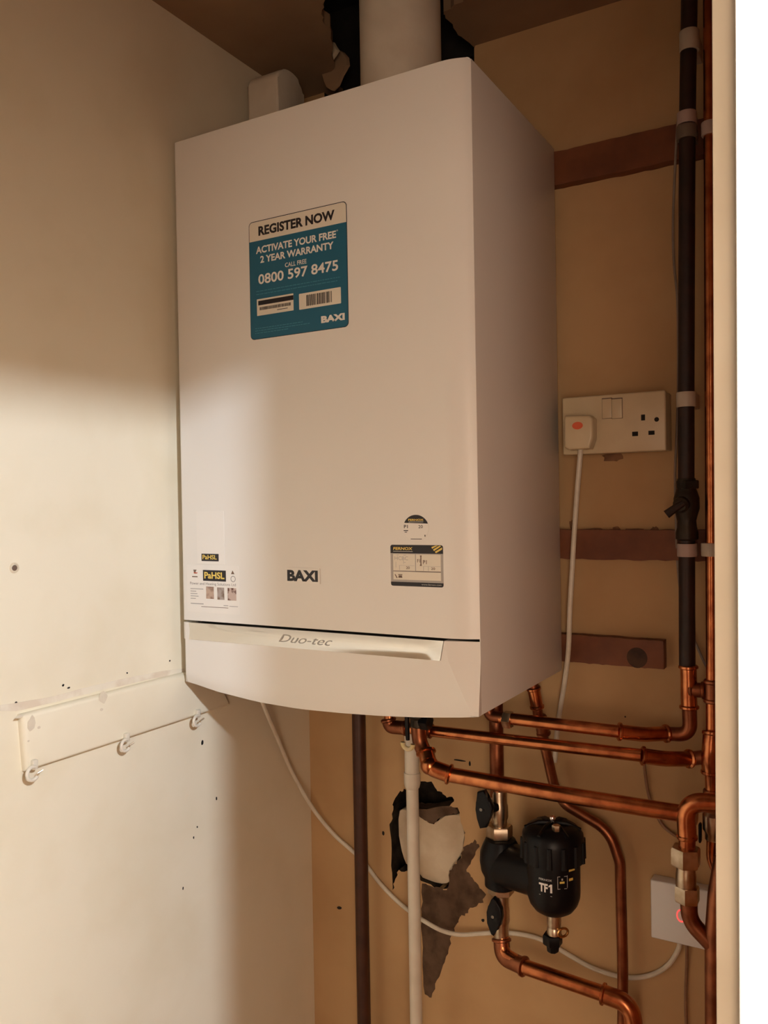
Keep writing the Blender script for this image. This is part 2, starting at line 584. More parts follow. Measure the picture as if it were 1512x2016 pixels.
# ceiling, broken around the flue
hole2 = [(.200, -.290), (.186, -.240), (.189, -.1975), (.172, -.180), (.158, -.158), (.153, -.128), (.128, -.085), (.108, -.050), (.080, -.020), (.052, .022), (.052, .056),
         (.316, .056), (.316, .022), (.312, -.012), (.312, -.040), (.313, -.069), (.318, -.085), (.352, -.092), (.372, -.150), (.372, -.210), (.340, -.270), (.270, -.300)]
k0 = hole2.index((.316, .056))
ring = [(.316, .062)] + hole2[k0 + 1:] + hole2[:k0 - 1] + [(.052, .062)]
edge = jag([Vector((x, y, ZC)) for x, y in ring], 3, 0.003)[:-2]
outer = [Vector((XL - .1, -1.75, ZC)), Vector((0.773, -1.75, ZC)), Vector((0.773, .062, ZC))] + edge + [Vector((XL - .1, .062, ZC))]
for p in outer:
    p.z = ZC
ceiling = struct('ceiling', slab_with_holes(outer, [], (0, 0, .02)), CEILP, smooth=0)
b = bmesh.new()
add_box(b, (XL, -.42, ZC + .17), (0.60, YB + .06, ZC + .18))
add_box(b, (XL, -.42, ZC + .02), (XL + .01, YB, ZC + .18))
add_box(b, (0.59, -.42, ZC + .02), (0.60, YB, ZC + .18))
add_box(b, (XL, -.43, ZC + .02), (0.60, -.42, ZC + .18))
add_box(b, (XL, YB + .06, ZC + .02), (0.60, YB + .064, ZC + .18))
finish('ceiling_void', b, HOLE, ceiling)  # near-black lining, so the void's darkness is painted in
# torn flaps of plaster that still hang at the edge of the hole
for nm, pts_px, Y, m_ in (('hanging_plaster', [(632, 108), (640, 92), (648, 98), (652, 82), (656, 90), (662, 98), (655, 108), (648, 118), (638, 116)], -.06, RAWP),
                          ('hanging_plaster', [(655, 108), (664, 98), (672, 102), (680, 112), (682, 128), (674, 138), (668, 148), (662, 168), (652, 178), (642, 172),
                                               (636, 158), (634, 142), (622, 144), (600, 136), (602, 128), (632, 130), (650, 118)], -.03, CEILP)):
    pl = [at(u, v, Y) for u, v in pts_px]
    finish(nm, prism(bmesh.new(), pl, (0.004, .006, 0), .0012), m_, ceiling)
b = disc(bmesh.new(), at(545, 130, YB - .0012), (0, 1, 0), .026, .0015, 28)
finish('dark_disc', b, HOLE, wall_back)  # flat near-black disc on the back wall behind the elbow cap

# right wall with the doorway that the camera stands in
b = bmesh.new()
add_box(b, (0.776, -.722, ZF), (0.871, YB + .1, 1.15))
add_box(b, (0.776, -1.75, ZF), (0.871, -1.52, 1.15))
add_box(b, (0.776, -1.52, 0.63), (0.871, -.722, 1.15))
wall_right = struct('wall_right', lean(b), BOUNCEW, smooth=0)
# door lining (cream) and the white gloss stop
b = bmesh.new()
add_box(b, (0.7735, -.735, ZF), (0.873, -.722, 0.63), .0008)
add_box(b, (0.7735, -1.52, ZF), (0.873, -1.507, 0.63), .0008)
add_box(b, (0.7735, -1.507, 0.617), (0.873, -.735, 0.63), .0008)
struct('trim_1', lean(b), LINING)
b = bmesh.new()
add_box(b, (0.7856, -.7455, ZF), (0.873, -.735, 0.617), .0015)
add_box(b, (0.7856, -1.507, ZF), (0.873, -1.4965, 0.617), .0015)
add_box(b, (0.7856, -1.4965, 0.606), (0.873, -.7455, 0.617), .0015)
struct('trim_2', lean(b), GLOSS)
struct('wall_front', box((XL - .1, -1.85, ZF), (0.871, -1.75, 1.15)), BOUNCEW, smooth=0)
struct('floor', box((XL - .1, -4.0, ZF - .05), (2.4, .2, ZF)), FLOORM, smooth=0)
struct('wall_hall_right', box((2.3, -4.0, ZF), (2.4, .2, 1.15)), HALLW, smooth=0)
struct('wall_hall_back', box((0.871, YB + .08, ZF), (2.4, .2, 1.15)), HALLW, smooth=0)
struct('wall_hall_front', box((0.771, -4.1, ZF), (2.4, -4.0, 1.15)), HALLW, smooth=0)
struct('wall_hall_left', box((0.771, -4.0, ZF), (0.871, -1.85, 1.15)), HALLW, smooth=0)
struct('ceiling_hall', box((XL - .1, -4.1, 1.15), (2.4, .2, 1.2)), HALLW, smooth=0)

# ================================================================== BOILER
boiler = thing('boiler', 'tall white wall-hung gas boiler with teal sticker in the middle of the cupboard', 'boiler', (BW / 2, -BD / 2, 0))
FY = -BD
for nm, x0, x1 in (('side_panel', 0.0, 0.0015), ('side_panel', BW - 0.0015, BW)):
    b = box((x0, -0.2918 if x0 else -0.2775, 0.0), (x1, 0.0, BH), .0005)
    finish(nm, b, ENAMEL, boiler)
finish('top_panel', box((0.0015, -.276, BH - .003), (BW - .0015, 0, BH - .0015)), ENAMEL, boiler)
finish('chassis', box((0.004, -.2755, 0.004), (BW - .004, -.001, BH - .004)), DARKGAP, boiler)
finish('bottom_tray', box((0.0015, -.276, 0.0), (BW - .0015, -.001, .0035)), DARKGAP, boiler)


def cover_profile(z, rx=.036, ry=.0255, n=10):
    pts = [Vector((0, -.2782, z))]
    for k in range(n + 1):
        a = PI / 2 * k / n
        pts.append(Vector((.005 * (1 - math.cos(a)), -.2980 - .005 * math.sin(a), z)))
    for k in range(n + 1):
        w = k / n
        pts.append(Vector((BW - rx * (1 - w), -BD + .0100 * w * w, z)))
    pts.append(Vector((BW, -.2922, z)))
    return pts


b = bmesh.new()
a_ = [b.verts.new(p) for p in cover_profile(.0880)]
c_ = [b.verts.new(p) for p in cover_profile(BH + .001)]
n_ = len(a_)
b.faces.new(a_[::-1])
top = b.faces.new(c_)
for i in range(n_):
    b.faces.new((a_[i], a_[(i + 1) % n_], c_[(i + 1) % n_], c_[i]))
bmesh.ops.bevel(b, geom=[e for e in top.edges], offset=.0035, segments=3, profile=.5, affect='EDGES')
front_cover = finish('front_cover', b, ENAMEL, boiler, smooth=40)

# lower control panel: bowed bottom edge, chamfered ends that die out downwards
ZB = [(0, 0), (.0089, -.0002), (.0562, -.0085), (.1285, -.0158), (.1966, -.0181), (.2608, -.0164), (.3213, -.0135), (.3785, -.009), (.4404, -.0021), (.45, 0)]


def zbot(x):
    for (x0, z0), (x1, z1) in zip(ZB, ZB[1:]):
        if x <= x1:
            return z0 + (z1 - z0) * (x - x0) / (x1 - x0)
    return 0


def chamf(z):
    return max(.003, .048 - (.0845 - z) * .5)


ZT = .0612
b = bmesh.new()
rows = []
NR = 10
for j in range(NR + 1):
    t = j / NR
    xs = []
    zz = ZT * (1 - t)
    ch = chamf(zz)
    chl = .005
    fx = [chl + (BW - ch - chl) * i / 24 for i in range(25)]
    yend = -.2928 - .0080 * t
    row = [(0, -.2782), (0, -.2985)] + [(x, FY) for x in fx] + [(BW, yend), (BW, -.2922)]
    r_ = []
    for k, (x, y) in enumerate(row):
        zb_ = zbot(x) if 1 <= k <= len(row) - 2 else 0
        if k == 1 or k == len(row) - 2:
            zb_ = 0
        z = ZT + (zb_ - ZT) * t
        yy = y
        if 2 <= k <= len(row) - 3:
            s = t
            yy = y + .0035 * max(0, (s - .72) / .28) ** 2.2      # slight tuck under at the lip
        r_.append(b.verts.new((x, yy, z)))
    rows.append(r_)
for j in range(NR):
    for k in range(len(rows[0])):
        k2 = (k + 1) % len(rows[0])
        b.faces.new((rows[j][k], rows[j][k2], rows[j + 1][k2], rows[j + 1][k]))
b.faces.new(rows[0])
b.faces.new(rows[-1][::-1])
# the right end block beside the chrome grip, same chamfer, up to the seam
ZS = .0848
lo, hi = [], []
for z, L in ((ZT, lo), (ZS, hi)):
    ch = chamf(z)
    x0 = .4035 if z == ZT else .4085
    for (x, y) in ((x0, -.2930), (x0, FY), (max(x0 + .0004, BW - ch), FY), (BW, -.2928), (BW, -.2922), (x0, -.2922)):
        L.append(b.verts.new((x, y, z)))
for L in (lo[::-1], hi):
    b.faces.new(L)
for k in range(6):
    b.faces.new((lo[k], lo[(k + 1) % 6], hi[(k + 1) % 6], hi[k]))
prism(b, [Vector(p + (ZT,)) for p in ((0, -.2782), (0, -.2985), (.0012, -.3015), (.005, FY), (.0125, FY), (.0125, -.2765))], (0, 0, ZS - ZT))
control_panel = finish('control_panel', b, ENAMELP, boiler, smooth=11)
# chrome finger grip: concave band
b = bmesh.new()
g = []
NX, NZ = 60, 12
for j in range(NZ + 1):
    t = j / NZ
    row = []
    for i in range(NX + 1):
        s = i / NX
        x0, x1 = .0125, .4080 - .0050 * (1 - t)
        x = x0 + (x1 - x0) * s
        z = ZT + (ZS - ZT) * t
        dep = .0042 * math.sin(PI * t) * min(1, (1 - s) * 22, s * 14 + .2)
        row.append(b.verts.new((x, FY - .0006 + dep, z)))
    g.append(row)
for j in range(NZ):
    for i in range(NX):
        b.faces.new((g[j][i], g[j][i + 1], g[j + 1][i + 1], g[j + 1][i]))
bk = [b.verts.new(p) for p in ((.0125, -.288, ZT), (.403, -.288, ZT), (.408, -.288, ZS), (.0125, -.288, ZS))]
b.faces.new(bk)
b.faces.new([bk[0]] + g[0] + [bk[1]])
b.faces.new([bk[3]] + g[-1] + [bk[2]])
b.faces.new([bk[0]] + [g[j][0] for j in range(NZ + 1)] + [bk[3]])
b.faces.new([bk[1]] + [g[j][-1] for j in range(NZ + 1)] + [bk[2]])
chrome = finish('chrome_strip', b, CHROME, boiler, smooth=50)
chrome['label'] = 'mirror chrome finger strip'


def grip(x, z):
    t = (z - ZT) / (ZS - ZT)
    return Vector((x, FY - .0006 + .0042 * math.sin(PI * min(max(t, 0), 1)) - .00025, z))


b = bmesh.new()
add_text(b, 'Duo-tec', .166, .250, .0675, .0775, 0, shear=.45, warp=grip)
finish('lettering', b, mat('etched chrome', (0.42, 0.40, 0.37), .5, .6, bump=(60, .02)), chrome, smooth=0)

SY = FY                     # sticker plane
TS = .0004


def sub_text(parent, items, m, y=SY - TS):
    b = bmesh.new()
    for it in items:
        kw = it[5] if len(it) > 5 else {}
        add_text(b, *it[:5], y, **kw)
    return finish('lettering', b, m, parent, smooth=0)


# brand badge
bd = finish('brand_badge', plate(.1815, .2355, .1455, .1655, SY, .0008, .001), PAPER, boiler)
sub_text(bd, [('BAXI', .1845, .2325, .1483, .1628, {'bold': .05})], INK, SY - .0008)
# warranty sticker
X0, X1, Z0, Z1 = .1315, .2850, .4658, .6210
sx = lambda f: X0 + (X1 - X0) * f
sz = lambda f: Z1 - (Z1 - Z0) * f
ws = finish('warranty_sticker', plate(X0, X1, Z0, Z1, SY, TS * .6, .006), INK, boiler)
ws['label'] = 'teal and cream square warranty sticker'
finish('sticker_field', plate(X0 + .0007, X1 - .0007, Z0 + .0007, Z1 - .0008, SY - TS * .6, TS * .2, .0055), TEAL, ws)
b = prism(bmesh.new(), [p for p in rrect(X0 + .0009, X1 - .0009, .5949, Z1 - .0010, .0053, SY - TS * .8)][:12] +
          [Vector((X0 + .0009, SY - TS * .8, .5949)), Vector((X1 - .0009, SY - TS * .8, .5949))], (0, -TS * .2, 0))
finish('sticker_header', b, PAPERC, ws)
sub_text(ws, [('REGISTER NOW', sx(.105), sx(.885), .6008, .6134, {'bold': .04})], INK)
sub_text(ws, [('ACTIVATE YOUR FREE', sx(.075), sx(.895), .5778, .5872, {'bold': .03}), ('*', sx(.90), sx(.915), .5855, .588),
              ('2 YEAR WARRANTY', sx(.12), sx(.87), .5650, .5742, {'bold': .03}),
              ('CALL FREE', sx(.38), sx(.60), .5533, .5590, {'bold': .01}),
              ('0800 597 8475', sx(.095), sx(.91), .5372, .5505, {'bold': .02}),
              ('BAXI', sx(.735), sx(.965), .4748, .4835, {'bold': .055})], PAPER)
for k, (fx0, fx1, fz) in enumerate(((.07, .93, .592), (.07, .90, .618), (.05, .55, .905), (.05, .62, .925), (.05, .40, .945))):
    b = bmesh.new()
    x = sx(fx0)
    while x < sx(fx1):
        w = random.uniform(.002, .007)
        z = sz(fz)
        add_box(b, (x, SY - TS, z), (min(x + w, sx(fx1)), SY - TS - .0001, z - .0009))
        x += w + .0011
    finish('fine_print', b, TEALL, ws, smooth=0)
la = finish('serial_label', plate(sx(.075), sx(.46), sz(.802), sz(.662), SY - TS, .0002, .0004), PAPERC, ws)
lb = finish('barcode_label', plate(sx(.518), sx(.932), sz(.806), sz(.676), SY - TS, .0002, .0008), PAPERC, ws)
b = bmesh.new()
add_box(b, (sx(.09), SY - TS - .0002, sz(.715)), (sx(.46), SY - TS - .0003, sz(.677)))
x = sx(.105)
while x < sx(.43):
    w = random.uniform(.0004, .0011)
    add_box(b, (x, SY - TS - .0002, sz(.758)), (x + w, SY - TS - .0003, sz(.732)))
    x += w + random.uniform(.0003, .0006)
add_box(b, (sx(.29), SY - TS - .0002, sz(.778)), (sx(.40), SY - TS - .0003, sz(.773)))
x = sx(.592)
while x < sx(.845):
    w = random.uniform(.0005, .0022)
    add_box(b, (x, SY - TS - .0002, sz(.785)), (x + w, SY - TS - .0003, sz(.695)))
    x += w + random.uniform(.0005, .0013)
finish('barcode_print', b, INK, ws, smooth=0)
# installer stickers (the square code at the top of the upper one is left blank)
up = finish('installer_sticker', plate(.0300, .0790, .1672, .2400, SY, TS * .7, .0012), PAPER, boiler)
finish('logo_panel', plate(.0380, .0688, .1713, .1815, SY - TS * .7, .0001, .0004), INK, up)
sub_text(up, [('PaHSL', .0398, .0655, .1738, .1800, {'bold': .02})], GOLD, SY - TS * .7 - .0001)
lw = finish('installer_sticker', plate(.0100, .1035, .1000, .1655, SY, TS * .7, .0012), PAPER, boiler)
finish('logo_panel', plate(.0400, .0810, .1440, .1590, SY - TS * .7, .0001, .0004), INK, lw)
sub_text(lw, [('PaHSL', .0425, .0785, .1472, .1565, {'bold': .03})], GOLD, SY - TS * .7 - .0001)
sub_text(lw, [('Power and Heating Solutions Ltd', .0160, .0980, .1372, .1420), ], INKG, SY - TS * .7)
b = bmesh.new()
yk = SY - TS * .7
for k, (x0, x1, z) in enumerate(((.0165, .0400, .1330), (.0165, .0270, .1296), (.0165, .0290, .1262), (.0165, .0310, .1228), (.0165, .0260, .1195))):
    add_box(b, (x0, yk, z), (x1, yk - .0001, z - .0012))
finish('fine_print', b, INKL, lw, smooth=0)
b = bmesh.new()
add_box(b, (.0165, yk, .1125), (.0400, yk - .0001, .1112))
add_box(b, (.0760, yk, .1118), (.0840, yk - .0001, .1107))
add_box(b, (.0860, yk, .1112), (.1010, yk - .0001, .1103))
finish('fine_print', b, INKL, lw, smooth=0)
b = bmesh.new()
add_box(b, (.0360, yk, .1085), (.0840, yk - .0001, .1078))
finish('underline_print', b, INKB, lw, smooth=0)
b = bmesh.new()
add_box(b, (.0200, yk, .1500), (.0300, yk - .0001, .1486))
prism(b, [Vector((.0225, yk, .1590)), Vector((.0285, yk, .1590)), Vector((.0265, yk, .1560)), Vector((.0285, yk, .1535)), Vector((.0240, yk, .1535))], (0, -.0001, 0))
finish('emblem_print', b, INKB, lw, smooth=0)
b = bmesh.new()
prism(b, [Vector((.0900, yk, .1545)), Vector((.0960, yk, .1545)), Vector((.0928, yk, .1595))], (0, -.0001, 0))
finish('emblem_print', b, INKB, lw, smooth=0)
b = bmesh.new()
add_box(b, (.0230, yk, .1552), (.0300, yk - .00012, .1540))
finish('emblem_print', b, REDI, lw, smooth=0)
b = bmesh.new()
ring_o = [Vector((.0935 + .0042 * math.cos(2 * PI * k / 20), yk, .1480 + .0042 * math.sin(2 * PI * k / 20))) for k in range(20)]
ring_i = [Vector((.0935 + .0034 * math.cos(2 * PI * k / 20), yk, .1480 + .0034 * math.sin(2 * PI * k / 20))) for k in range(20)]
bb = slab_with_holes(ring_o, [ring_i], (0, -.0001, 0))
finish('emblem_print', bb, INKG, lw, smooth=0)
for x0, x1, z0, z1, m_ in ((.0452, .0590, .1195, .1362, PHOTOA), (.0652, .0775, .1190, .1357, PHOTOB), (.0835, .0985, .1187, .1356, PHOTOC)):
    finish('photo_print', box((x0, yk, z0), (x1, yk - .0001, z1)), m_, lw, smooth=0)

# inhibitor stickers at the lower right
rs = thing_c = Vector((.3740, SY, .2168))
b = bmesh.new()
prism(b, [Vector((rs.x + .0172 * math.cos(2 * PI * k / 40), SY, rs.z + .0158 * math.sin(2 * PI * k / 40))) for k in range(40)], (0, -TS * .7, 0))
ro = finish('round_sticker', b, PAPER, boiler)
ro['label'] = 'round white and navy service sticker'
y1 = SY - TS * .7
b = bmesh.new()
arc = [Vector((rs.x + .0170 * math.cos(math.radians(a)), y1, rs.z + .0156 * math.sin(math.radians(a)))) for a in range(19, 163, 6)]
prism(b, arc, (0, -.0001, 0))
add_text(b, 'P1', .3580, .3632, .2165, .2205, y1, bold=.02)
add_text(b, '20', .3775, .3832, .2165, .2203, y1, bold=.01)
add_box(b, (.3575, y1, .2142), (.3635, y1 - .0001, .2132))
add_box(b, (.3588, y1, .2122), (.3620, y1 - .0001, .2114))
add_box(b, (.3668, y1, .2040), (.3818, y1 - .0001, .2033))
add_box(b, (.3855, y1, .2088), (.3866, y1 - .0001, .2065))
finish('sticker_print', b, INK, ro, smooth=0)
sub_text(ro, [('FERNOX', .3640, .3845, .2252, .2276, {'bold': .03})], GOLD, y1 - .0001)
b = bmesh.new()
add_box(b, (.3645, y1 - .0001, .2243), (.3840, y1 - .0002, .2236))
finish('sticker_print', b, SILVER, ro, smooth=0)

X0, X1, Z0, Z1 = .3388, .4092, .1472, .1966
sx = lambda f: X0 + (X1 - X0) * f
sz = lambda f: Z1 - (Z1 - Z0) * f
ls = finish('record_sticker', plate(X0, X1, Z0, Z1, SY, TS * .5, .0028), PAPERG, boiler)
ls['label'] = 'rectangular treatment record sticker with black bands'
y1 = SY - TS * .5
b = bmesh.new()
prism(b, rrect(X0, X1, sz(.205), Z1, .0026, y1)[:12] + [Vector((X0, y1, sz(.205))), Vector((X1, y1, sz(.205)))], (0, -.0001, 0))
prism(b, [Vector((X0, y1, sz(.90))), ] + rrect(X0, X1, Z0, sz(.90), .0026, y1)[12:] + [Vector((X1, y1, sz(.90)))], (0, -.0001, 0))
finish('black_band', b, INK, ls, smooth=0)
b = bmesh.new()
for fx0, fx1, fz0, fz1 in ((.05, .475, .225, .625), (.49, .955, .225, .625), (.05, .955, .65, .845)):
    add_box(b, (sx(fx0), y1, sz(fz1)), (sx(fx1), y1 - .0001, sz(fz0)))
finish('record_box', b, PAPERC, ls, smooth=0)
y2 = y1 - .0001
b = bmesh.new()
for (s, fx0, fx1, fz0, fz1) in (('F1', .515, .57, .42, .34), ('P1', .625, .695, .455, .36), ('20', .30, .37, .585, .52), ('20', .775, .85, .59, .53)):
    add_text(b, s, sx(fx0), sx(fx1), sz(fz0), sz(fz1), y2, bold=.015)
# little pictograms: valve outlines, dosing syringe, handset and telephone
for pts in ([(.075, .72), (.09, .715), (.13, .80), (.115, .815)], [(.155, .745), (.215, .745), (.225, .80), (.145, .80)], [(.145, .715), (.225, .715), (.225, .735), (.145, .735)]):
    prism(b, [Vector((sx(fx), y2, sz(fz))) for fx, fz in pts][::-1], (0, -.0001, 0))
for (fx0, fx1, fz0, fz1) in ((.57, .60, .25, .275), (.575, .595, .275, .47), (.565, .60, .47, .50), (.48, .955, .632, .640), (.05, .955, .636, .644)):
    add_box(b, (sx(fx0), y2, sz(fz1)), (sx(fx1), y2 - .0001, sz(fz0)))
finish('sticker_print', b, INKB, ls, smooth=0)
b = bmesh.new()
add_text(b, 'HCBC', sx(.08), sx(.34), sz(.37), sz(.28), y2)
for (fx0, fx1, fz0, fz1) in ((.17, .46, .495, .50), (.17, .175, .495, .61), (.63, .95, .505, .51), (.63, .635, .505, .62), (.72, .725, .505, .62),
                             (.12, .16, .245, .255), (.25, .30, .245, .255), (.26, .29, .42, .43), (.10, .105, .41, .55), (.25, .255, .38, .46)):
    add_box(b, (sx(fx0), y2, sz(fz1)), (sx(fx1), y2 - .0001, sz(fz0)))
finish('sticker_print', b, INKL, ls, smooth=0)
b = bmesh.new()
add_text(b, 'FERNOX', sx(.055), sx(.43), sz(.125), sz(.055), y2, bold=.03, shear=.1)
finish('gold_print', b, GOLD, ls, smooth=0)
b = bmesh.new()
for q in (((.785, .045), (.86, .012), (.905, .012), (.80, .085)), ((.815, .105), (.935, .012), (.97, .022), (.835, .14)), ((.85, .155), (.985, .05), (.985, .10), (.87, .19))):
    prism(b, [Vector((sx(fx), y2, sz(fz))) for fx, fz in q][::-1], (0, -.0001, 0))
finish('stripe_print', b, GOLD, ls, smooth=0)
b = bmesh.new()
add_text(b, 'www.fernox.com', sx(.59), sx(.96), sz(.965), sz(.925), y2)
add_box(b, (sx(.055), y2, sz(.165)), (sx(.43), y2 - .0001, sz(.152)))
finish('sticker_print', b, SILVER, ls, smooth=0)

# flue and the capped spare outlet on top of the boiler
fc = at(792, 145, -.155)
fl = thing('flue_pipe', 'thick cream round flue pipe rising from boiler top through the broken ceiling', 'flue', (.288, -.157, BH + .001))
finish('pipe_body', sweep_prof(bmesh.new(), Vector((.2855, -.157, BH + .001)), Vector((0, 0, 1)), [(.0560, 0), (.0560, .34)], 48), WHITEPL, fl)
finish('flue_collar', sweep_prof(bmesh.new(), Vector((.2855, -.157, BH + .001)), Vector((0, 0, 1)), [(.066, 0), (.066, .012), (.0565, .016)], 48), WHITEPL, fl)
vc = thing('duct_elbow', 'small cream rounded elbow cap on boiler top left of the flue', 'duct fitting', (.052, -.13, BH - .0015))
pr = []
R_ = .034
w0, w1 = at(488, 235, -.155).x, at(548, 213, -.155).x
ztop = at(515, 133, -.155).z
ym = -.155
for k in range(17):
    a = PI * k / 16
    pr.append(Vector((w0, ym + R_ - R_ * math.cos(PI - a) * -1 - 0, ztop - R_ + R_ * math.sin(a))))
pr = [Vector((w0, ym + R_ + R_ * math.cos(PI * k / 16), ztop - .022 + .022 * math.sin(PI * k / 16))) for k in range(17)]
pr += [Vector((w0, ym, BH - .0015)), Vector((w0, ym + 2 * R_, BH - .0015))]
finish('elbow_body', prism(bmesh.new(), pr, (w1 - w0, 0, 0), .005, 3), WHITEPL, vc)

# ================================================================== BATTENS, SOCKET, SPUR
def batten(nm, label, uvs, Y0, m_=WOOD):
    a, b_ = at(*uvs[0], Y0), at(*uvs[1], Y0)
    out = []
    for (xa, za, xb, zb2) in ((a.x, a.z, b_.x, a.z), (b_.x, a.z, b_.x, b_.z), (b_.x, b_.z, a.x, b_.z), (a.x, b_.z, a.x, a.z)):
        n = 24 if za == zb2 else 3
        for k in range(n):
            j = random.uniform(-.0009, .0009) if k and za == zb2 else 0
            out.append(Vector((xa + (xb - xa) * k / n, Y0, za + (zb2 - za) * k / n + j)))
    o = finish(nm, prism(bmesh.new(), out, (0, YB - Y0, 0), .0006), m_)
    return tag(o, label, 'batten', 'wooden battens behind the boiler')


batten('wooden_batten', 'topmost dark wooden batten behind boiler top and the black pipe', ((1075, 303), (1440, 292)), .004)
batten('wooden_batten', 'middle dark wooden batten below the double socket', ((1075, 1043), (1440, 1106)), .004)
lowb = batten('wooden_batten', 'short lowest wooden batten with a dark scorched knot', ((1090, 1248), (1307, 1318)), .004)
finish('knot', disc(bmesh.new(), at(1254, 1295, .0035), (0, 1, 0), .0145, .002, 24), KNOT, lowb)

SF = -.021
p00, p10 = at(1108, 897, SF), at(1310, 768, SF)
zt = (at(1108, 783, SF).z + at(1310, 768, SF).z) / 2
zb_ = (at(1108, 897, SF).z + at(1310, 886, SF).z) / 2
xs0, xs1 = p00.x, p10.x
so = thing('double_socket', 'cream double wall socket on the back wall right of the boiler', 'socket', ((xs0 + xs1) / 2, YB, zb_))
finish('back_box', box((xs0 + .001, SF + .008, zb_ + .001), (xs1 - .001, YB, zt - .001), .002), SOCKETW, so)
fp = finish('faceplate', box((xs0, SF, zb_), (xs1, SF + .0085, zt), .0025, 3), SOCKETW, so)


def sp(u, v):
    return at(1060 + u / 3.979, 740 + v / 3.979, SF)


for u0, u1 in ((503, 574), (578, 655)):
    a, b_ = sp(u0, 335), sp(u1, 178)
    bm_ = box((a.x, SF - .0018, a.z), (b_.x, SF + .001, b_.z), .0006)
    finish('rocker_switch', bm_, SOCKETW, so)
    finish('rocker_gap', box((a.x - .0006, SF - .0003, a.z - .0005), (b_.x + .0006, SF + .0002, b_.z + .0014)), INKB, so)
for u0, v0, u1, v1 in ((805, 350, 835, 302), (735, 473, 780, 436), (862, 463, 910, 428)):
    a, b_ = sp(u0, v0), sp(u1, v1)
    finish('pin_slot', box((a.x, SF - .0003, a.z), (b_.x, SF + .002, b_.z)), HOLE, so)
finish('screw_recess', disc(bmesh.new(), sp(926, 341) + Vector((0, -.0003, 0)), (0, 1, 0), .0033, .002, 16), HOLE, so)
a = sp(280, 175)

PF = SF - .024
a, b_ = at(1109, 884, PF), at(1167, 818, PF)
pg = thing('mains_plug', 'cream plug with red oval in the left outlet of the double socket', 'plug', ((a.x + b_.x) / 2, SF, a.z))
pts = [(1112, 818), (1160, 817), (1167, 824), (1167, 862), (1160, 883), (1120, 886), (1110, 880), (1109, 826)]
poly = [at(u, v, PF) for u, v in pts]
bm_ = prism(bmesh.new(), poly[::-1], (0, .0236, 0), .004, 3)
finish('plug_body', bm_, SOCKETW, pg)
c = at(1137, 838, PF)
finish('red_oval', prism(bmesh.new(), [Vector((c.x + .0075 * math.cos(2 * PI * k / 24), PF - .0004, c.z + .0052 * math.sin(2 * PI * k / 24))) for k in range(24)], (0, .0008, 0)), RED, pg)['label'] = 'red oval fuse mark'
cab = [at(1143, 882, PF + .012), at(1142, 900, PF + .010), at(1137, 960, -.03), at(1130, 1060, -.022), at(1126, 1130, -.02), at(1122, 1200, -.02), at(1119, 1280, -.012), at(1112, 1340, -.004),
       at(1103, 1395, .006), at(1098, 1430, .010), at(1092, 1500, .014)]
finish('flex', sweep(bmesh.new(), smooth_curve(cab), .0036, 10), FLEX, pg)

SPF = .000
a, b_ = at(1281, 1846, SPF), at(1402, 1732, SPF)
xx0 = at(1281, 1790, SPF).x
spz0, spz1 = at(1282, 1846, SPF).z, at(1281, 1732, SPF).z
fs = thing('fused_spur', 'white square switched spur with red glow low behind copper pipes', 'spur switch', (xx0 + .043, YB, spz0))
finish('faceplate', box((xx0, SPF, spz0), (xx0 + .086, YB, spz1), .002, 3), SPURW, fs)
c = at(1341, 1803, SPF)
ro_ = [Vector((c.x + .0062 * math.cos(2 * PI * k / 24), SPF - .0006, c.z + .0088 * math.sin(2 * PI * k / 24))) for k in range(24)]
ri_ = [Vector((c.x + .0046 * math.cos(2 * PI * k / 24), SPF - .0006, c.z + .0070 * math.sin(2 * PI * k / 24))) for k in range(24)]
finish('neon_ring', slab_with_holes(ro_, [ri_], (0, .0008, 0)), NEON, fs)['label'] = 'glowing red neon ring'

# ================================================================== PIPES
def collar_pair(*a):
    pass


# black painted vertical pipe with the tee, elbow and run back to the boiler
YP = -.020
tr = thing('heating_pipe', 'black vertical pipe turning into copper and running left under the boiler', 'pipe', at(1354, 1440, YP))
finish('black_section', sweep(bmesh.new(), [at(1358, -60, YP), at(1353, 250, YP), at(1351, 700, YP), at(1351, 943, YP)], .0104, 18), BLACKP, tr)
finish('black_section', sweep(bmesh.new(), [at(1352, 1056, YP), at(1353, 1312, YP)], .0104, 18), BLACKP, tr)
finish('tee_fitting', sleeve([at(1355, 1309, YP), at(1356, 1340, YP), at(1356, 1370, YP), at(1357, 1396, YP)], .0104, 1.22), COPPER, tr)
tb = [at(1356, 1358, YP), at(1389, 1359, YP)]
finish('tee_branch', sleeve(tb, .0098, 1.18), COPPERD, tr)
YA = -.062
pathA = fillet([at(1357, 1392, YP), at(1358, 1447, YP), at(1311, 1444, YP), at(1248, 1443.5, -.058), at(1217, 1440, YA), at(1000, 1414.5, YA)], [.024, 0, .01, .01])
finish('elbow', sweep(bmesh.new(), fillet([at(1357, 1392, YP), at(1359, 1447, YP), at(1308, 1444, YP)], .026, 10), .0094, 18), COPPERD, tr)
finish('offset_fitting', sleeve(fillet([at(1315, 1444, YP), at(1268, 1446, -.045), at(1216, 1440, YA)], .05), .0098, 1.25), COPPER, tr)
finish('copper_run', sweep(bmesh.new(), [at(1220, 1440.5, YA), at(1000, 1414.5, YA), at(985, 1412.5, YA)], .0085, 18), COPPER, tr)
finish('union_nut', hexnut(bmesh.new(), at(1000, 1417, YA), at(1000, 1414, YA) - at(985, 1412, YA), .022, .012), BRASS, tr)
finish('riser', sweep(bmesh.new(), fillet([at(990, 1413, YA), at(962, 1410, YA), at(962, 1410, YA) + Vector((0, 0, .028))], .012), .0085, 18), COPPERD, tr)

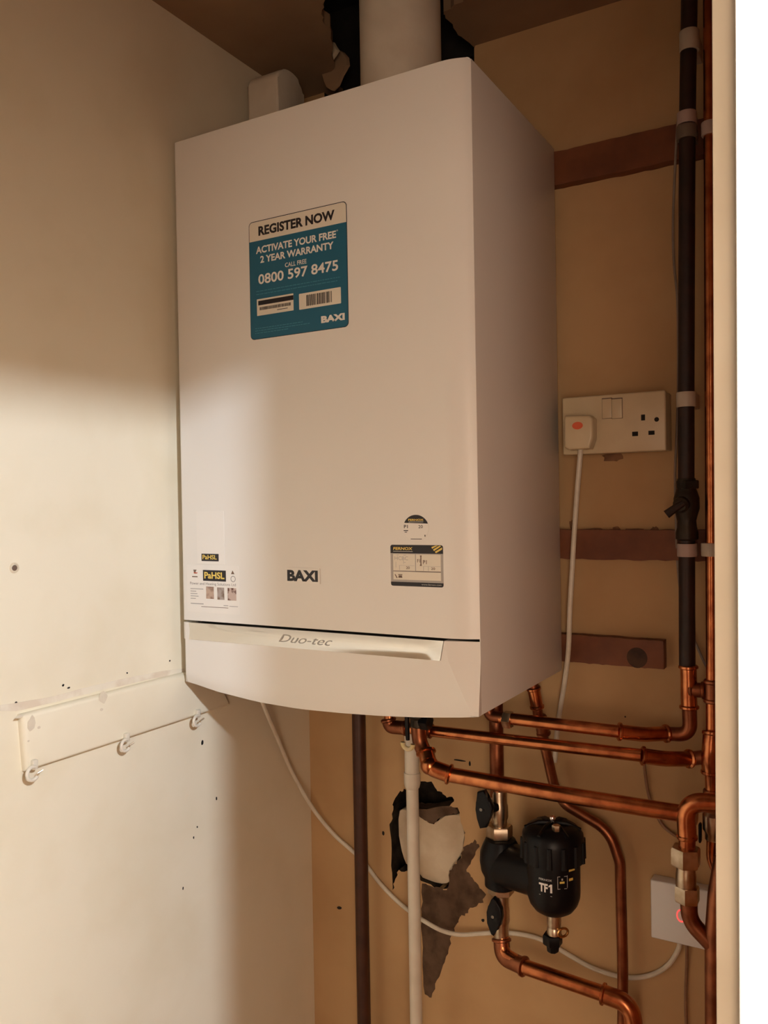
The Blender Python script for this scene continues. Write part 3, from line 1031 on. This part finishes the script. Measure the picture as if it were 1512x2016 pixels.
# second run
YBp = -.066
sr = thing('flow_pipe', 'thin copper pipe, second run below the boiler, ending in a right-hand tee', 'pipe', at(806, 1435, YBp))
pB = fillet([at(766, 1412, YBp) + Vector((0, 0, .02)), at(768, 1430, YBp), at(806, 1434, YBp), at(1264, 1487.5, YBp)], [.014, .01])
finish('copper_run', sweep(bmesh.new(), pB, .0085, 18), COPPER, sr)
finish('elbow', sleeve(fillet([at(764, 1414, YBp), at(768, 1431, YBp), at(802, 1433.5, YBp)], .016), .0105, 1.15), COPPERD, sr)
finish('coupling', sleeve([at(826, 1435.5, YBp), at(850, 1438.5, YBp)], .0102, 1.18), COPPERD, sr)
finish('offset_fitting', sleeve(fillet([at(1262, 1487.5, YBp), at(1308, 1494, -.052), at(1360, 1494, YP)], .05), .0100, 1.25), COPPER, sr)
finish('end_spigot', sweep(bmesh.new(), [at(1356, 1494, YP), at(1400, 1489, YP)], .0092, 18), COPPERD, sr)

# third, thicker run
YCp = -.100
tc_ = thing('return_pipe', 'thick copper pipe, lowest run under the boiler, ending in elbows', 'pipe', at(880, 1525, YCp))
finish('copper_run', sweep(bmesh.new(), [at(880, 1524, YCp), at(1094, 1562, YCp), at(1342, 1602, YCp), at(1372, 1606, YCp)], .0108, 20), COPPER, tc_)
el = fillet([at(821, 1420, YCp), at(826, 1462, YCp + .01), at(845, 1507, YCp - .006), at(866, 1519, YCp), at(889, 1525.5, YCp)], [.03, .014, .01], 8)
finish('elbow', sleeve(el[5:] if False else fillet([at(838, 1478, YCp + .006), at(846, 1510, YCp - .006), at(888, 1525.5, YCp)], .017, 10), .0122, 1.22), COPPER, tc_)
finish('riser', sweep(bmesh.new(), fillet([at(822, 1405, YCp + .01), at(826, 1462, YCp + .01), at(842, 1492, YCp + .004)], .03), .0112, 18), COPPERD, tc_)

# gas cock under the boiler with its black lever
kb = at(846, 1507, YCp - .005)
finish('elbow_knuckle', sweep_prof(bmesh.new(), kb + Vector((0, -.0135, 0)), Vector((0, 1, 0)), [(.0135 * math.sin(PI * k / 12) + .0001, .0135 * (1 - math.cos(PI * k / 12))) for k in range(13)], 24), COPPER, tc_)
gv = thing('gas_cock', 'black lever valve with cream hook end hanging under the boiler', 'valve', at(806, 1425, -.11))
finish('valve_body', sweep_prof(bmesh.new(), at(822, 1402, -.10) + Vector((0, 0, .012)), Vector((0, 0, -1)), [(.012, 0), (.014, .006), (.014, .018), (.011, .022), (.011, .032), (.009, .034)], 18), VALVEB, gv)
finish('side_nut', hexnut(bmesh.new(), at(838, 1420, -.10), (1, 0, 0), .022, .014), BLACKPL, gv)
la0 = [at(801, 1410, -.118), at(802, 1440, -.118), at(803, 1457, -.118)]
finish('lever', sweep(bmesh.new(), la0, [.0035, .0035, .003], 8), BLACKPL, gv)
arc = []
cc = at(803, 1462, -.118)
for k in range(14):
    a = math.radians(170 + 190 * k / 13)
    arc.append(cc + Vector((.0082 * math.cos(a), 0, .0078 * math.sin(a) - .0015)))
finish('lever_hook', sweep(bmesh.new(), arc, .0036, 10), mat('cream handle', (0.75, 0.60, 0.22), 0.4, noise=(80, (0.7, 0.6, 0.42), .4, .6)), gv)['label'] = 'cream hook tip'

# white waste pipe
YW = -.058
wp = thing('waste_pipe', 'cream plastic waste pipe dropping vertically in front of the wall hole', 'pipe', at(822, 2016, YW))
wa = at(806, 1448, YW); wb = at(812.5, 1700, YW); wx = (at(809, 1525, YW).x + at(820, 1900, YW).x) / 2
finish('upper_pipe', sweep(bmesh.new(), [Vector((wx, YW, wa.z + .01)), Vector((wx, YW, at(809, 1525, YW).z))], .0112, 20), WHITEPL, wp)
zc_ = at(809, 1521, YW).z
finish('socket_coupling', sweep_prof(bmesh.new(), Vector((wx, YW, zc_)), Vector((0, 0, -1)), [(.0118, -.001), (.0126, 0), (.0126, .016), (.0112, .022), (.0095, .024)], 24), WHITEPL, wp)
finish('lower_pipe', sweep(bmesh.new(), [Vector((wx, YW, zc_ - .01)), Vector((wx, YW, -.75))], .0096, 20), WHITEPL, wp)

# brown vertical pipe on the left
YG = -.012
gx = (at(705, 1430, YG).x + at(718, 1990, YG).x) / 2
tag(finish('gas_pipe', sweep(bmesh.new(), [Vector((gx, YG, -.002)), Vector((gx, YG, -.80))], .0112, 20), BROWNP),
    'dark brown vertical pipe left of the cream waste pipe', 'pipe')

# diagonal slim copper pipe
YF = -.004
fp_ = thing('discharge_pipe', 'slim copper pipe leaning down behind the runs, then dropping vertically', 'pipe', at(1226, 2016, YF))
pF = fillet([at(1048, 1340, -.035), at(1060, 1410, -.028), at(1090, 1545, YF), at(1112, 1584, YF), at(1200, 1636, YF), at(1221, 1700, YF), at(1226, 1900, YF), at(1226, 2070, YF)],
            [.01, .02, .03, .05, .03, 0], 8)
finish('copper_run', sweep(bmesh.new(), pF, .0075, 16), COPPERD, fp_)
finish('coupling', sleeve([at(1050, 1352, -.034), at(1058, 1395, -.029)], .0092, 1.14), COPPER, fp_)
finish('coupling', sleeve([at(1062, 1410, -.027), at(1071, 1447, -.02)], .0092, 1.14), COPPERD, fp_)

# copper pipe beside the door frame
YE = -.024
ep = thing('copper_riser', 'copper vertical pipe beside the door frame with stacked tees', 'pipe', at(1400, 1560, YE))
finish('copper_run', sweep(bmesh.new(), [at(1396, -60, YE), at(1399, 700, YE), at(1402, 1350, YE)], .0076, 18), COPPER, ep)
finish('tee_fitting', sleeve([at(1402, 1338, YE), at(1402, 1384, YE)], .0095, 1.15), COPPERD, ep)
finish('copper_run', sweep(bmesh.new(), [at(1402, 1380, YE), at(1402, 1445, YE)], .0078, 18), COPPER, ep)
finish('tee_fitting', sleeve([at(1402, 1440, YE), at(1400, 1465, YE - .004), at(1398, 1490, YE - .006), at(1399, 1520, YE), at(1399, 1524, YE)], .0112, 1.12), COPPER, ep)
finish('copper_run', sweep(bmesh.new(), [at(1400, 1518, YE), at(1402, 1620, YE)], .0078, 18), COPPER, ep)
finish('collar', sleeve([at(1401, 1555, YE), at(1401, 1566, YE)], .0098, 1.1), COPPERD, ep)

# elbow with isolating valve in the right-hand corner
YD = -.130
dp = thing('branch_pipe', 'copper elbow pipe with compression valve low beside the door frame', 'pipe', at(1356, 1700, YD))
finish('elbow', sleeve(fillet([at(1440, 1583, YD), at(1349, 1578, YD), at(1353, 1652, YD)], .030, 12), .0112, 1.10), COPPER, dp)
finish('copper_stub', sweep(bmesh.new(), [at(1353, 1645, YD), at(1352, 1675, YD)], .0098, 18), COPPER, dp)
ax = at(1352, 1700, YD) - at(1352, 1800, YD)
finish('compression_nut', hexnut(bmesh.new(), at(1350, 1686, YD), ax, .031, .022), BRASS, dp)
finish('valve_body', sweep_prof(bmesh.new(), at(1350.5, 1700, YD), -ax, [(.0112, 0), (.0112, .010), (.0120, .013), (.0120, .026), (.0105, .030), (.0105, .034)], 20), BRASS, dp)
finish('compression_nut', hexnut(bmesh.new(), at(1353, 1760, YD), ax, .026, .019), BRASS, dp)
finish('bend', sweep(bmesh.new(), fillet([at(1356, 1768, YD), at(1357, 1812, YD), at(1400, 1858, YD)], .030, 10), .0100, 18), COPPERD, dp)
ep2 = thing('copper_drop', 'wide copper vertical pipe partly hidden by the door frame at bottom right', 'pipe', at(1406, 2016, YD))
finish('copper_run', sweep(bmesh.new(), fillet([at(1424, 1690, YD), at(1412, 1760, YD), at(1406, 1840, YD), at(1407, 2080, YD)], .08), .0108, 18), COPPERD, ep2)
vv = thing('check_valve', 'small plated valve under the elbow, half hidden by the door frame', 'valve', at(1405, 1620, YD + .03))
finish('valve_body', sweep_prof(bmesh.new(), at(1405, 1598, YD + .03), Vector((0, 0, -1)), [(.010, 0), (.013, .004), (.013, .022), (.0105, .026), (.0105, .034)], 18), BRASS, vv)
finish('outlet_tail', sweep(bmesh.new(), fillet([at(1405, 1640, YD + .03), at(1404, 1690, YD + .03), at(1425, 1740, YD + .03)], .03), .0085, 16), COPPER, vv)
finish('lever', box(at(1374, 1622, YD + .02), at(1383, 1656, YD + .03), .002), BLACKPL, vv)

# stop valve on the black pipe
sv = thing('stop_valve', 'dark bronze lever stop valve on the black vertical pipe', 'valve', at(1351, 1045, YP))
finish('valve_body', sweep_prof(bmesh.new(), at(1351, 942, YP), Vector((0, 0, -1)),
                               [(.0115, 0), (.0125, .004), (.0118, .012), (.0140, .018), (.0165, .026), (.0165, .040), (.0140, .048), (.0118, .056), (.0125, .064), (.0145, .072), (.0145, .080), (.011, .082)], 20), VALVEB, sv)
finish('compression_nut', hexnut(bmesh.new(), at(1354, 954, YP), (0, 0, 1), .0255, .011), VALVEB, sv)
finish('spindle_cap', sweep_prof(bmesh.new(), at(1343, 992, YP - .014), at(1335, 1000, YP - .03) - at(1343, 992, YP - .014), [(.0105, 0), (.0105, .006), (.007, .009)], 16), VALVEB, sv)
finish('lever', sweep(bmesh.new(), [at(1346, 990, YP - .022), at(1330, 1000, YP - .024), at(1312, 1013, YP - .026)], [.0045, .0052, .0060], 10), BLACKP, sv)

# pipe clips
def clip(label, u, v, Y, r, m_, hw, w=None):
    c = at(u, v, Y)
    t = thing('pipe_clip', label, 'pipe clip', (c.x, YB, c.z), 'pipe clips')
    finish('clip_band', sweep_prof(bmesh.new(), c + Vector((0, 0, -hw)), Vector((0, 0, 1)), [(r, 0), (r + .0004, .001), (r + .0004, 2 * hw - .001), (r, 2 * hw)], 22), m_, t)
    finish('clip_base', box((c.x - r * .8, Y + r * .4, c.z - hw), (c.x + r * .8, YB, c.z + hw), .001), m_, t)
    return t


clip('cream clip nearest the ceiling on the black pipe', 1357, 82, YP, .0122, CLIPW, .013)
clip('pinkish clip just above the top batten on the black pipe', 1352, 234, YP, .0120, CLIPP, .008)
clip('grey clip on the black pipe at the top batten', 1352, 262, YP, .0128, CLIPG, .0085)
clip('pinkish clip on the copper riser at the top batten', 1398, 254, YE, .0105, CLIPP, .0085)
clip('cream clip on the black pipe beside the double socket', 1351, 787, YP, .0122, CLIPW, .0098)
clip('pinkish clip on the black pipe at the middle batten', 1353, 1083, YP, .0126, CLIPP, .0085)
clip('cream clip on the copper riser at the middle batten', 1400, 1082, YE, .0120, CLIPW, .0085)

# ================================================================== MAGNETIC FILTER
YM = -.034
mf = thing('magnetic_filter', 'black round heating filter marked TF1 below the boiler', 'filter', at(1085, 1875, -.075))
YC2 = -.072
cx = at(1089, 1700, YC2)
ztopc = at(1089, 1622, YC2).z
zlid = at(1089, 1688, YC2).z
zbotc = at(1089, 1801, YC2).z
Rl = .0425
finish('lid', sweep_prof(bmesh.new(), Vector((cx.x, YC2, zlid)), Vector((0, 0, 1)), [(Rl, 0), (Rl, (ztopc - zlid) * .55), (Rl * .97, (ztopc - zlid) * .75), (Rl * .80, (ztopc - zlid) * .93), (Rl * .60, (ztopc - zlid))], 40), BLACKPL, mf)
lid = [o for o in COL.objects if o.parent == mf][-1]
b = bmesh.new()
for k in range(14):
    a = 2 * PI * k / 14
    d = Vector((math.cos(a), math.sin(a), 0))
    c = Vector((cx.x, YC2, 0)) + d * (Rl - .0015)
    sweep(b, [Vector((c.x, c.y, zlid)), Vector((c.x, c.y, zlid + (ztopc - zlid) * .6))], [.0042, .0036], 8)
finish('grip_ribs', b, BLACKPL, lid)
b = bmesh.new()
for ang in (20, 80, 140):
    d = Vector((math.cos(math.radians(ang)), math.sin(math.radians(ang)), 0)) * (Rl * .88)
    c = Vector((cx.x, YC2, ztopc))
    sweep(b, [c - d + Vector((0, 0, -.007)), c - d * .5 + Vector((0, 0, .001)), c + Vector((0, 0, .002)), c + d * .5 + Vector((0, 0, .001)), c + d + Vector((0, 0, -.007))], .0035, 8)
finish('lid_spokes', b, BLACKPL, lid)
finish('air_vent', hexnut(bmesh.new(), at(1095, 1630, YC2 - .02), (0, 0, 1), .010, .008), BRASS, lid)
finish('air_vent', disc(bmesh.new(), at(1088, 1616, YC2), (0, 0, 1), .0045, .006, 14), CHROME, lid)
Rb = .0365
Hb = zlid - zbotc
finish('canister', sweep_prof(bmesh.new(), Vector((cx.x, YC2, zlid + .004)), Vector((0, 0, -1)),
                              [(Rb, 0), (Rb, Hb * .60), (Rb * .985, Hb * .70), (Rb * .90, Hb * .82), (Rb * .74, Hb * .92), (Rb * .52, Hb * .985), (Rb * .30, Hb * 1.03), (.010, Hb * 1.04)], 40), BLACKPL, mf)
can = [o for o in COL.objects if o.parent == mf][-1]
# manifold
mc = at(986, 1697, YM)
finish('manifold', sweep_prof(bmesh.new(), mc + Vector((0, 0, .036)), Vector((0, 0, -1)),
                              [(.018, 0), (.022, .002), (.026, .010), (.030, .020), (.031, .034), (.029, .048), (.024, .058), (.024, .070), (.018, .074)], 28), BLACKPL, mf)
pa, pb_ = mc + Vector((.004, 0, -.002)), Vector((cx.x, YC2, mc.z + .012))
finish('manifold_arm', sweep(bmesh.new(), [pa, pb_], [.031, .033], 24), BLACKPL, mf)
# drain
zd = zbotc
dc = Vector((cx.x, YC2, zd))
finish('drain_valve', sweep_prof(bmesh.new(), dc + Vector((0, 0, .002)), Vector((0, 0, -1)), [(.0098, 0), (.0098, .014), (.0088, .018), (.0100, .020), (.0100, .028), (.008, .030)], 20), BRASS, mf)
c = at(1108, 1836, YC2)
b = bmesh.new()
ringp = [c + Vector((.0012 * math.cos(2 * PI * k / 20), .0058 * math.cos(2 * PI * k / 20), .0058 * math.sin(2 * PI * k / 20))) + Vector((.004 * math.cos(2 * PI * k / 20), 0, 0)) for k in range(21)]
sweep(b, ringp, .0018, 8)
finish('cap_ring', b, BRASSY, mf)
b = hexnut(bmesh.new(), at(1088, 1849, YC2), (0, 0, 1), .0235, .014)
sweep_prof(b, at(1088, 1856, YC2), Vector((0, 0, -1)), [(.0095, 0), (.0085, .010), (.0070, .012)], 8)
finish('drain_cap', b, BLACKPL, mf)
# lettering on the canister
ang0 = math.atan2(CAM.y - YC2, CAM.x - cx.x)


def wrap(px_x):
    return (px_x - 1089) * 0.000655


def canw(s, z):
    q = max(-.999, min(.999, s / Rb))
    a = ang0 + math.asin(q)
    return Vector((cx.x + (Rb + .0004) * math.cos(a), YC2 + (Rb + .0004) * math.sin(a), z))


def zc(v):
    return at(1089, v, YC2 - Rb * .8).z


b = bmesh.new()
add_text(b, 'TF', wrap(1060), wrap(1077.5), zc(1755), zc(1738), 0, bold=.04, warp=canw)
q = [canw(wrap(u), zc(v)) for u, v in ((1082.3, 1755), (1086.3, 1755), (1086.3, 1738), (1083.2, 1738), (1079.0, 1741.2), (1079.0, 1744.2), (1082.3, 1742.6))]
b.faces.new([b.verts.new(p) for p in q])
finish('lettering', b, PAPER, can, smooth=0)
b = bmesh.new()
add_text(b, 'FERNOX', wrap(1060), wrap(1086), zc(1732.5), zc(1728.5), 0, bold=.02, warp=canw)
for (u0, u1, v0, v1) in ((1060, 1086, 1762, 1761), (1097, 1098, 1723, 1746), (1116, 1117, 1721, 1745), (1097, 1116, 1746, 1747), (1097, 1116, 1722, 1723), (1105, 1108, 1726, 1730), (1127, 1129, 1699, 1703)):
    q = [canw(wrap(u), zc(v)) for u, v in ((u0, v1), (u1, v1), (u1, v0), (u0, v0))]
    b.faces.new([b.verts.new(p) for p in q])
finish('lettering', b, SILVER, can, smooth=0)
b = bmesh.new()
for (u0, u1, v0, v1) in ((1120, 1132, 1706, 1715), (1101.5, 1111, 1732, 1736), (1120, 1128, 1728, 1733)):
    q = [canw(wrap(u), zc(v)) for u, v in ((u0, v1), (u1, v1), (u1, v0), (u0, v0))]
    b.faces.new([b.verts.new(p) for p in q])
finish('icon_print', b, GOLD, can, smooth=0)


# isolating valves above and below the filter
def iso(label, cu, v_top, v_bot, nut_v, nut_h, lever_px, screw):
    t = thing('isolating_valve', label, 'valve', at(cu, v_bot, YM), 'isolating valves of the filter')
    zt_, zb2 = at(cu, v_top, YM).z, at(cu, v_bot, YM).z
    h = zt_ - zb2
    X = at(cu, (v_top + v_bot) / 2, YM).x
    finish('valve_body', sweep_prof(bmesh.new(), Vector((X, YM, zt_)), Vector((0, 0, -1)),
                                    [(.0112, 0), (.0118, h * .08), (.0118, h * .28), (.0130, h * .36), (.0130, h * .62), (.0112, h * .70), (.0112, h)], 22), BRASS, t)
    finish('union_nut', hexnut(bmesh.new(), Vector((at(cu, nut_v, YM).x, YM, at(cu, nut_v, YM).z)), (0, 0, 1), .034, nut_h), BRASS, t)
    YL = YM - .030
    pl_ = [at(u, v, YL) for u, v in lever_px]
    finish('lever', prism(bmesh.new(), pl_[::-1], (0, .010, 0), .002, 3), BLACKPL, t)
    a, b2 = at(screw[0], screw[1], YL), Vector((X, YM, at(screw[0], screw[1], YL).z))
    finish('spindle', sweep(bmesh.new(), [a + Vector((0, .004, 0)), Vector((X, YM - .008, b2.z))], .007, 14), BLACKPL, t)
    finish('screw', disc(bmesh.new(), a + Vector((0, -.0010, 0)), (0, 1, 0), .0026, .002, 16), SCREWM, t)
    return t


iso('plated lever valve directly above the black filter', 983, 1556, 1640, 1636, .018,
    [(939, 1560), (953, 1556), (957, 1572), (964, 1578), (970, 1592), (966, 1606), (961, 1618), (957, 1630), (944, 1632), (939, 1612), (935, 1594), (937, 1580)], (947, 1594))
iso('plated lever valve directly below the black filter', 986, 1756, 1846, 1750, .013,
    [(966, 1772), (970, 1768), (975, 1774), (986, 1790), (988, 1808), (984, 1824), (974, 1834), (971, 1844), (966, 1840), (958, 1818), (957, 1796), (961, 1784)], (970, 1805))
ip = thing('filter_feed_pipe', 'dark copper pipe dropping from the boiler to the filter top valve', 'pipe', at(979, 1560, YM))
zz = at(979, 1560, YM)
zu = at(977, 1410, YM)
finish('copper_run', sweep(bmesh.new(), [Vector((zz.x, YM, zz.z - .006)), Vector((zz.x, YM, -.002))], .0105, 18), COPPERD, ip)
lp = thing('filter_outlet_pipe', 'copper pipe curving from under the filter to the bottom edge', 'pipe', at(1110, 1930, -.05))
YO = -.050
pI = [at(988, 1842, YM), at(990, 1878, -.040), at(1031, 1903, YO), at(1187, 1956, YO), at(1243, 1977, YO), at(1252, 2070, YO)]
ff = fillet(pI, [.026, .02, 0, .034], 9)
finish('copper_run', sweep(bmesh.new(), ff, .0105, 18), COPPER, lp)
finish('elbow', sleeve(fillet([at(987, 1846, YM), at(989.5, 1884, -.040), at(1034, 1904, YO)], .030, 10), .0120, 1.2), COPPERD, lp)
finish('elbow', sleeve(fillet([at(1184, 1955.5, YO), at(1243, 1977, YO), at(1251, 2050, YO)], .034, 10), .0122, 1.2), COPPER, lp)

# ================================================================== CABLES
def cable(nm, label, pts, r, m_, cat='cable'):
    return tag(finish(nm, sweep(bmesh.new(), smooth_curve(pts), r, 10), m_), label, cat)


cable('white_flex', 'long white flex from boiler underside sagging across to the spur',
      [at(512, 1368, -.200), at(524, 1400, -.170), at(545, 1450, -.110), at(575, 1520, -.055), at(615, 1590, -.020), at(655, 1640, .004), at(690, 1672, .013), at(715, 1695, .016), at(745, 1735, .016), at(780, 1772, .012),
       at(812, 1798, .004), at(838, 1815, -.004), at(870, 1832, -.004), at(905, 1840, 0), at(945, 1838, .006), at(990, 1836, .012), at(1040, 1842, .015), at(1080, 1856, .017),
       at(1120, 1880, .018), at(1170, 1907, .018), at(1230, 1924, .018), at(1280, 1920, .018), at(1315, 1900, .018), at(1335, 1870, .018), at(1340, 1845, .014)], .0034, FLEX)
cable('grey_wire', 'thin grey wire running down the left side of the black pipe',
      [at(1334, 240, .000), at(1329, 330, .004), at(1325, 440, .018), at(1327, 520, .018), at(1334, 600, .018), at(1335, 760, .018), at(1332, 860, .018), at(1329, 930, .016), at(1331, 1030, .002),
       at(1334, 1110, .010), at(1341, 1170, .018), at(1360, 1240, .018), at(1380, 1290, .018), at(1400, 1330, .018)], .0017, GREYC)
cable('brown_wire', 'thin brown wire hanging below the second copper run',
      [at(1266, 1480, .010), at(1270, 1520, .016), at(1276, 1560, .018), at(1288, 1595, .018), at(1305, 1625, .018), at(1322, 1640, .018), at(1345, 1655, .018)], .0022, BROWNC)
cable('brown_drop_wire', 'faint brown wire dropping below the white spur',
      [at(1352, 1850, .016), at(1352, 1900, .019), at(1350, 1960, .019), at(1352, 2060, .019)], .0022, BROWNC)

# ================================================================== BOARD WITH HOOKS ON THE LEFT WALL
T_ = .010
XF = XL + T_
q = [atx(45, 1408, XF), atx(420, 1314, XF), atx(436, 1392, XF), atx(54, 1520, XF)]
q[1] = Vector((XF, -.235, q[0].z)); q[2] = Vector((XF, -.195, q[3].z))
board = thing('wall_board', 'cream slant-ended board low on the left wall with hooks', 'board', Vector((XL, -.4, q[3].z)))
b = prism(bmesh.new(), q, (-T_, 0, 0))
es = [e for e in b.edges if abs(e.verts[0].co.x - XF) < 1e-5 and abs(e.verts[1].co.x - XF) < 1e-5]
bmesh.ops.bevel(b, geom=es, offset=.006, segments=4, profile=.5, affect='EDGES')
finish('board_panel', b, CREAM, board)
b = bmesh.new()
for (u, v, w, h) in ((38, 1411, 14, 5), (203, 1372, 18, 22), (200, 1397, 7, 5), (62, 1425, 14, 26), (77, 1432, 6, 4), (56, 1459, 4, 3)):
    c = atx(u, v, XF)
    s = .0008
    pts = []
    for k in range(9):
        a = 2 * PI * k / 9
        rr = random.uniform(.7, 1.1)
        pts.append(Vector((XF + .0004, c.y + w * s * .5 * rr * math.cos(a), c.z + h * s * .5 * rr * math.sin(a))))
    prism(b, pts, (-.0004, 0, 0))
finish('scuffs', b, mat('scuffed paint', (0.64, 0.55, 0.43), 0.8, noise=(40, (0.71, 0.62, 0.48), .4, .6)), board)


def hook(label, u, v, s=1.0):
    c = atx(u, v, XF + .003)
    t = thing('cable_hook', label, 'hook', c, 'hooks under the board')
    pts = []
    for k in range(16):
        a = math.radians(60 + 260 * k / 15)
        pts.append(c + Vector((.0015 + .001 * k / 15, .0075 * s * math.cos(a), .0075 * s * math.sin(a) - .002)))
    finish('hook_loop', sweep(bmesh.new(), pts, .0022, 10), WHITEPL, t)
    finish('hook_base', box((XF - .002, c.y + .0015, c.z + .001), (XF + .005, c.y + .0085, c.z + .0125), .0015), WHITEPL, t)
    pin = [c + Vector((.002, .0065, -.0035)), c + Vector((.004, .0125, -.0010))]
    finish('hook_pin', sweep(bmesh.new(), pin, .0011, 8), BRASS, t)
    return t


hook('white cable hook under the near left end of the board', 62, 1519, 1.0)
hook('white cable hook under the middle of the board', 245, 1464, .95)
hook('white cable hook under the board end beside the boiler', 386, 1416, .95)
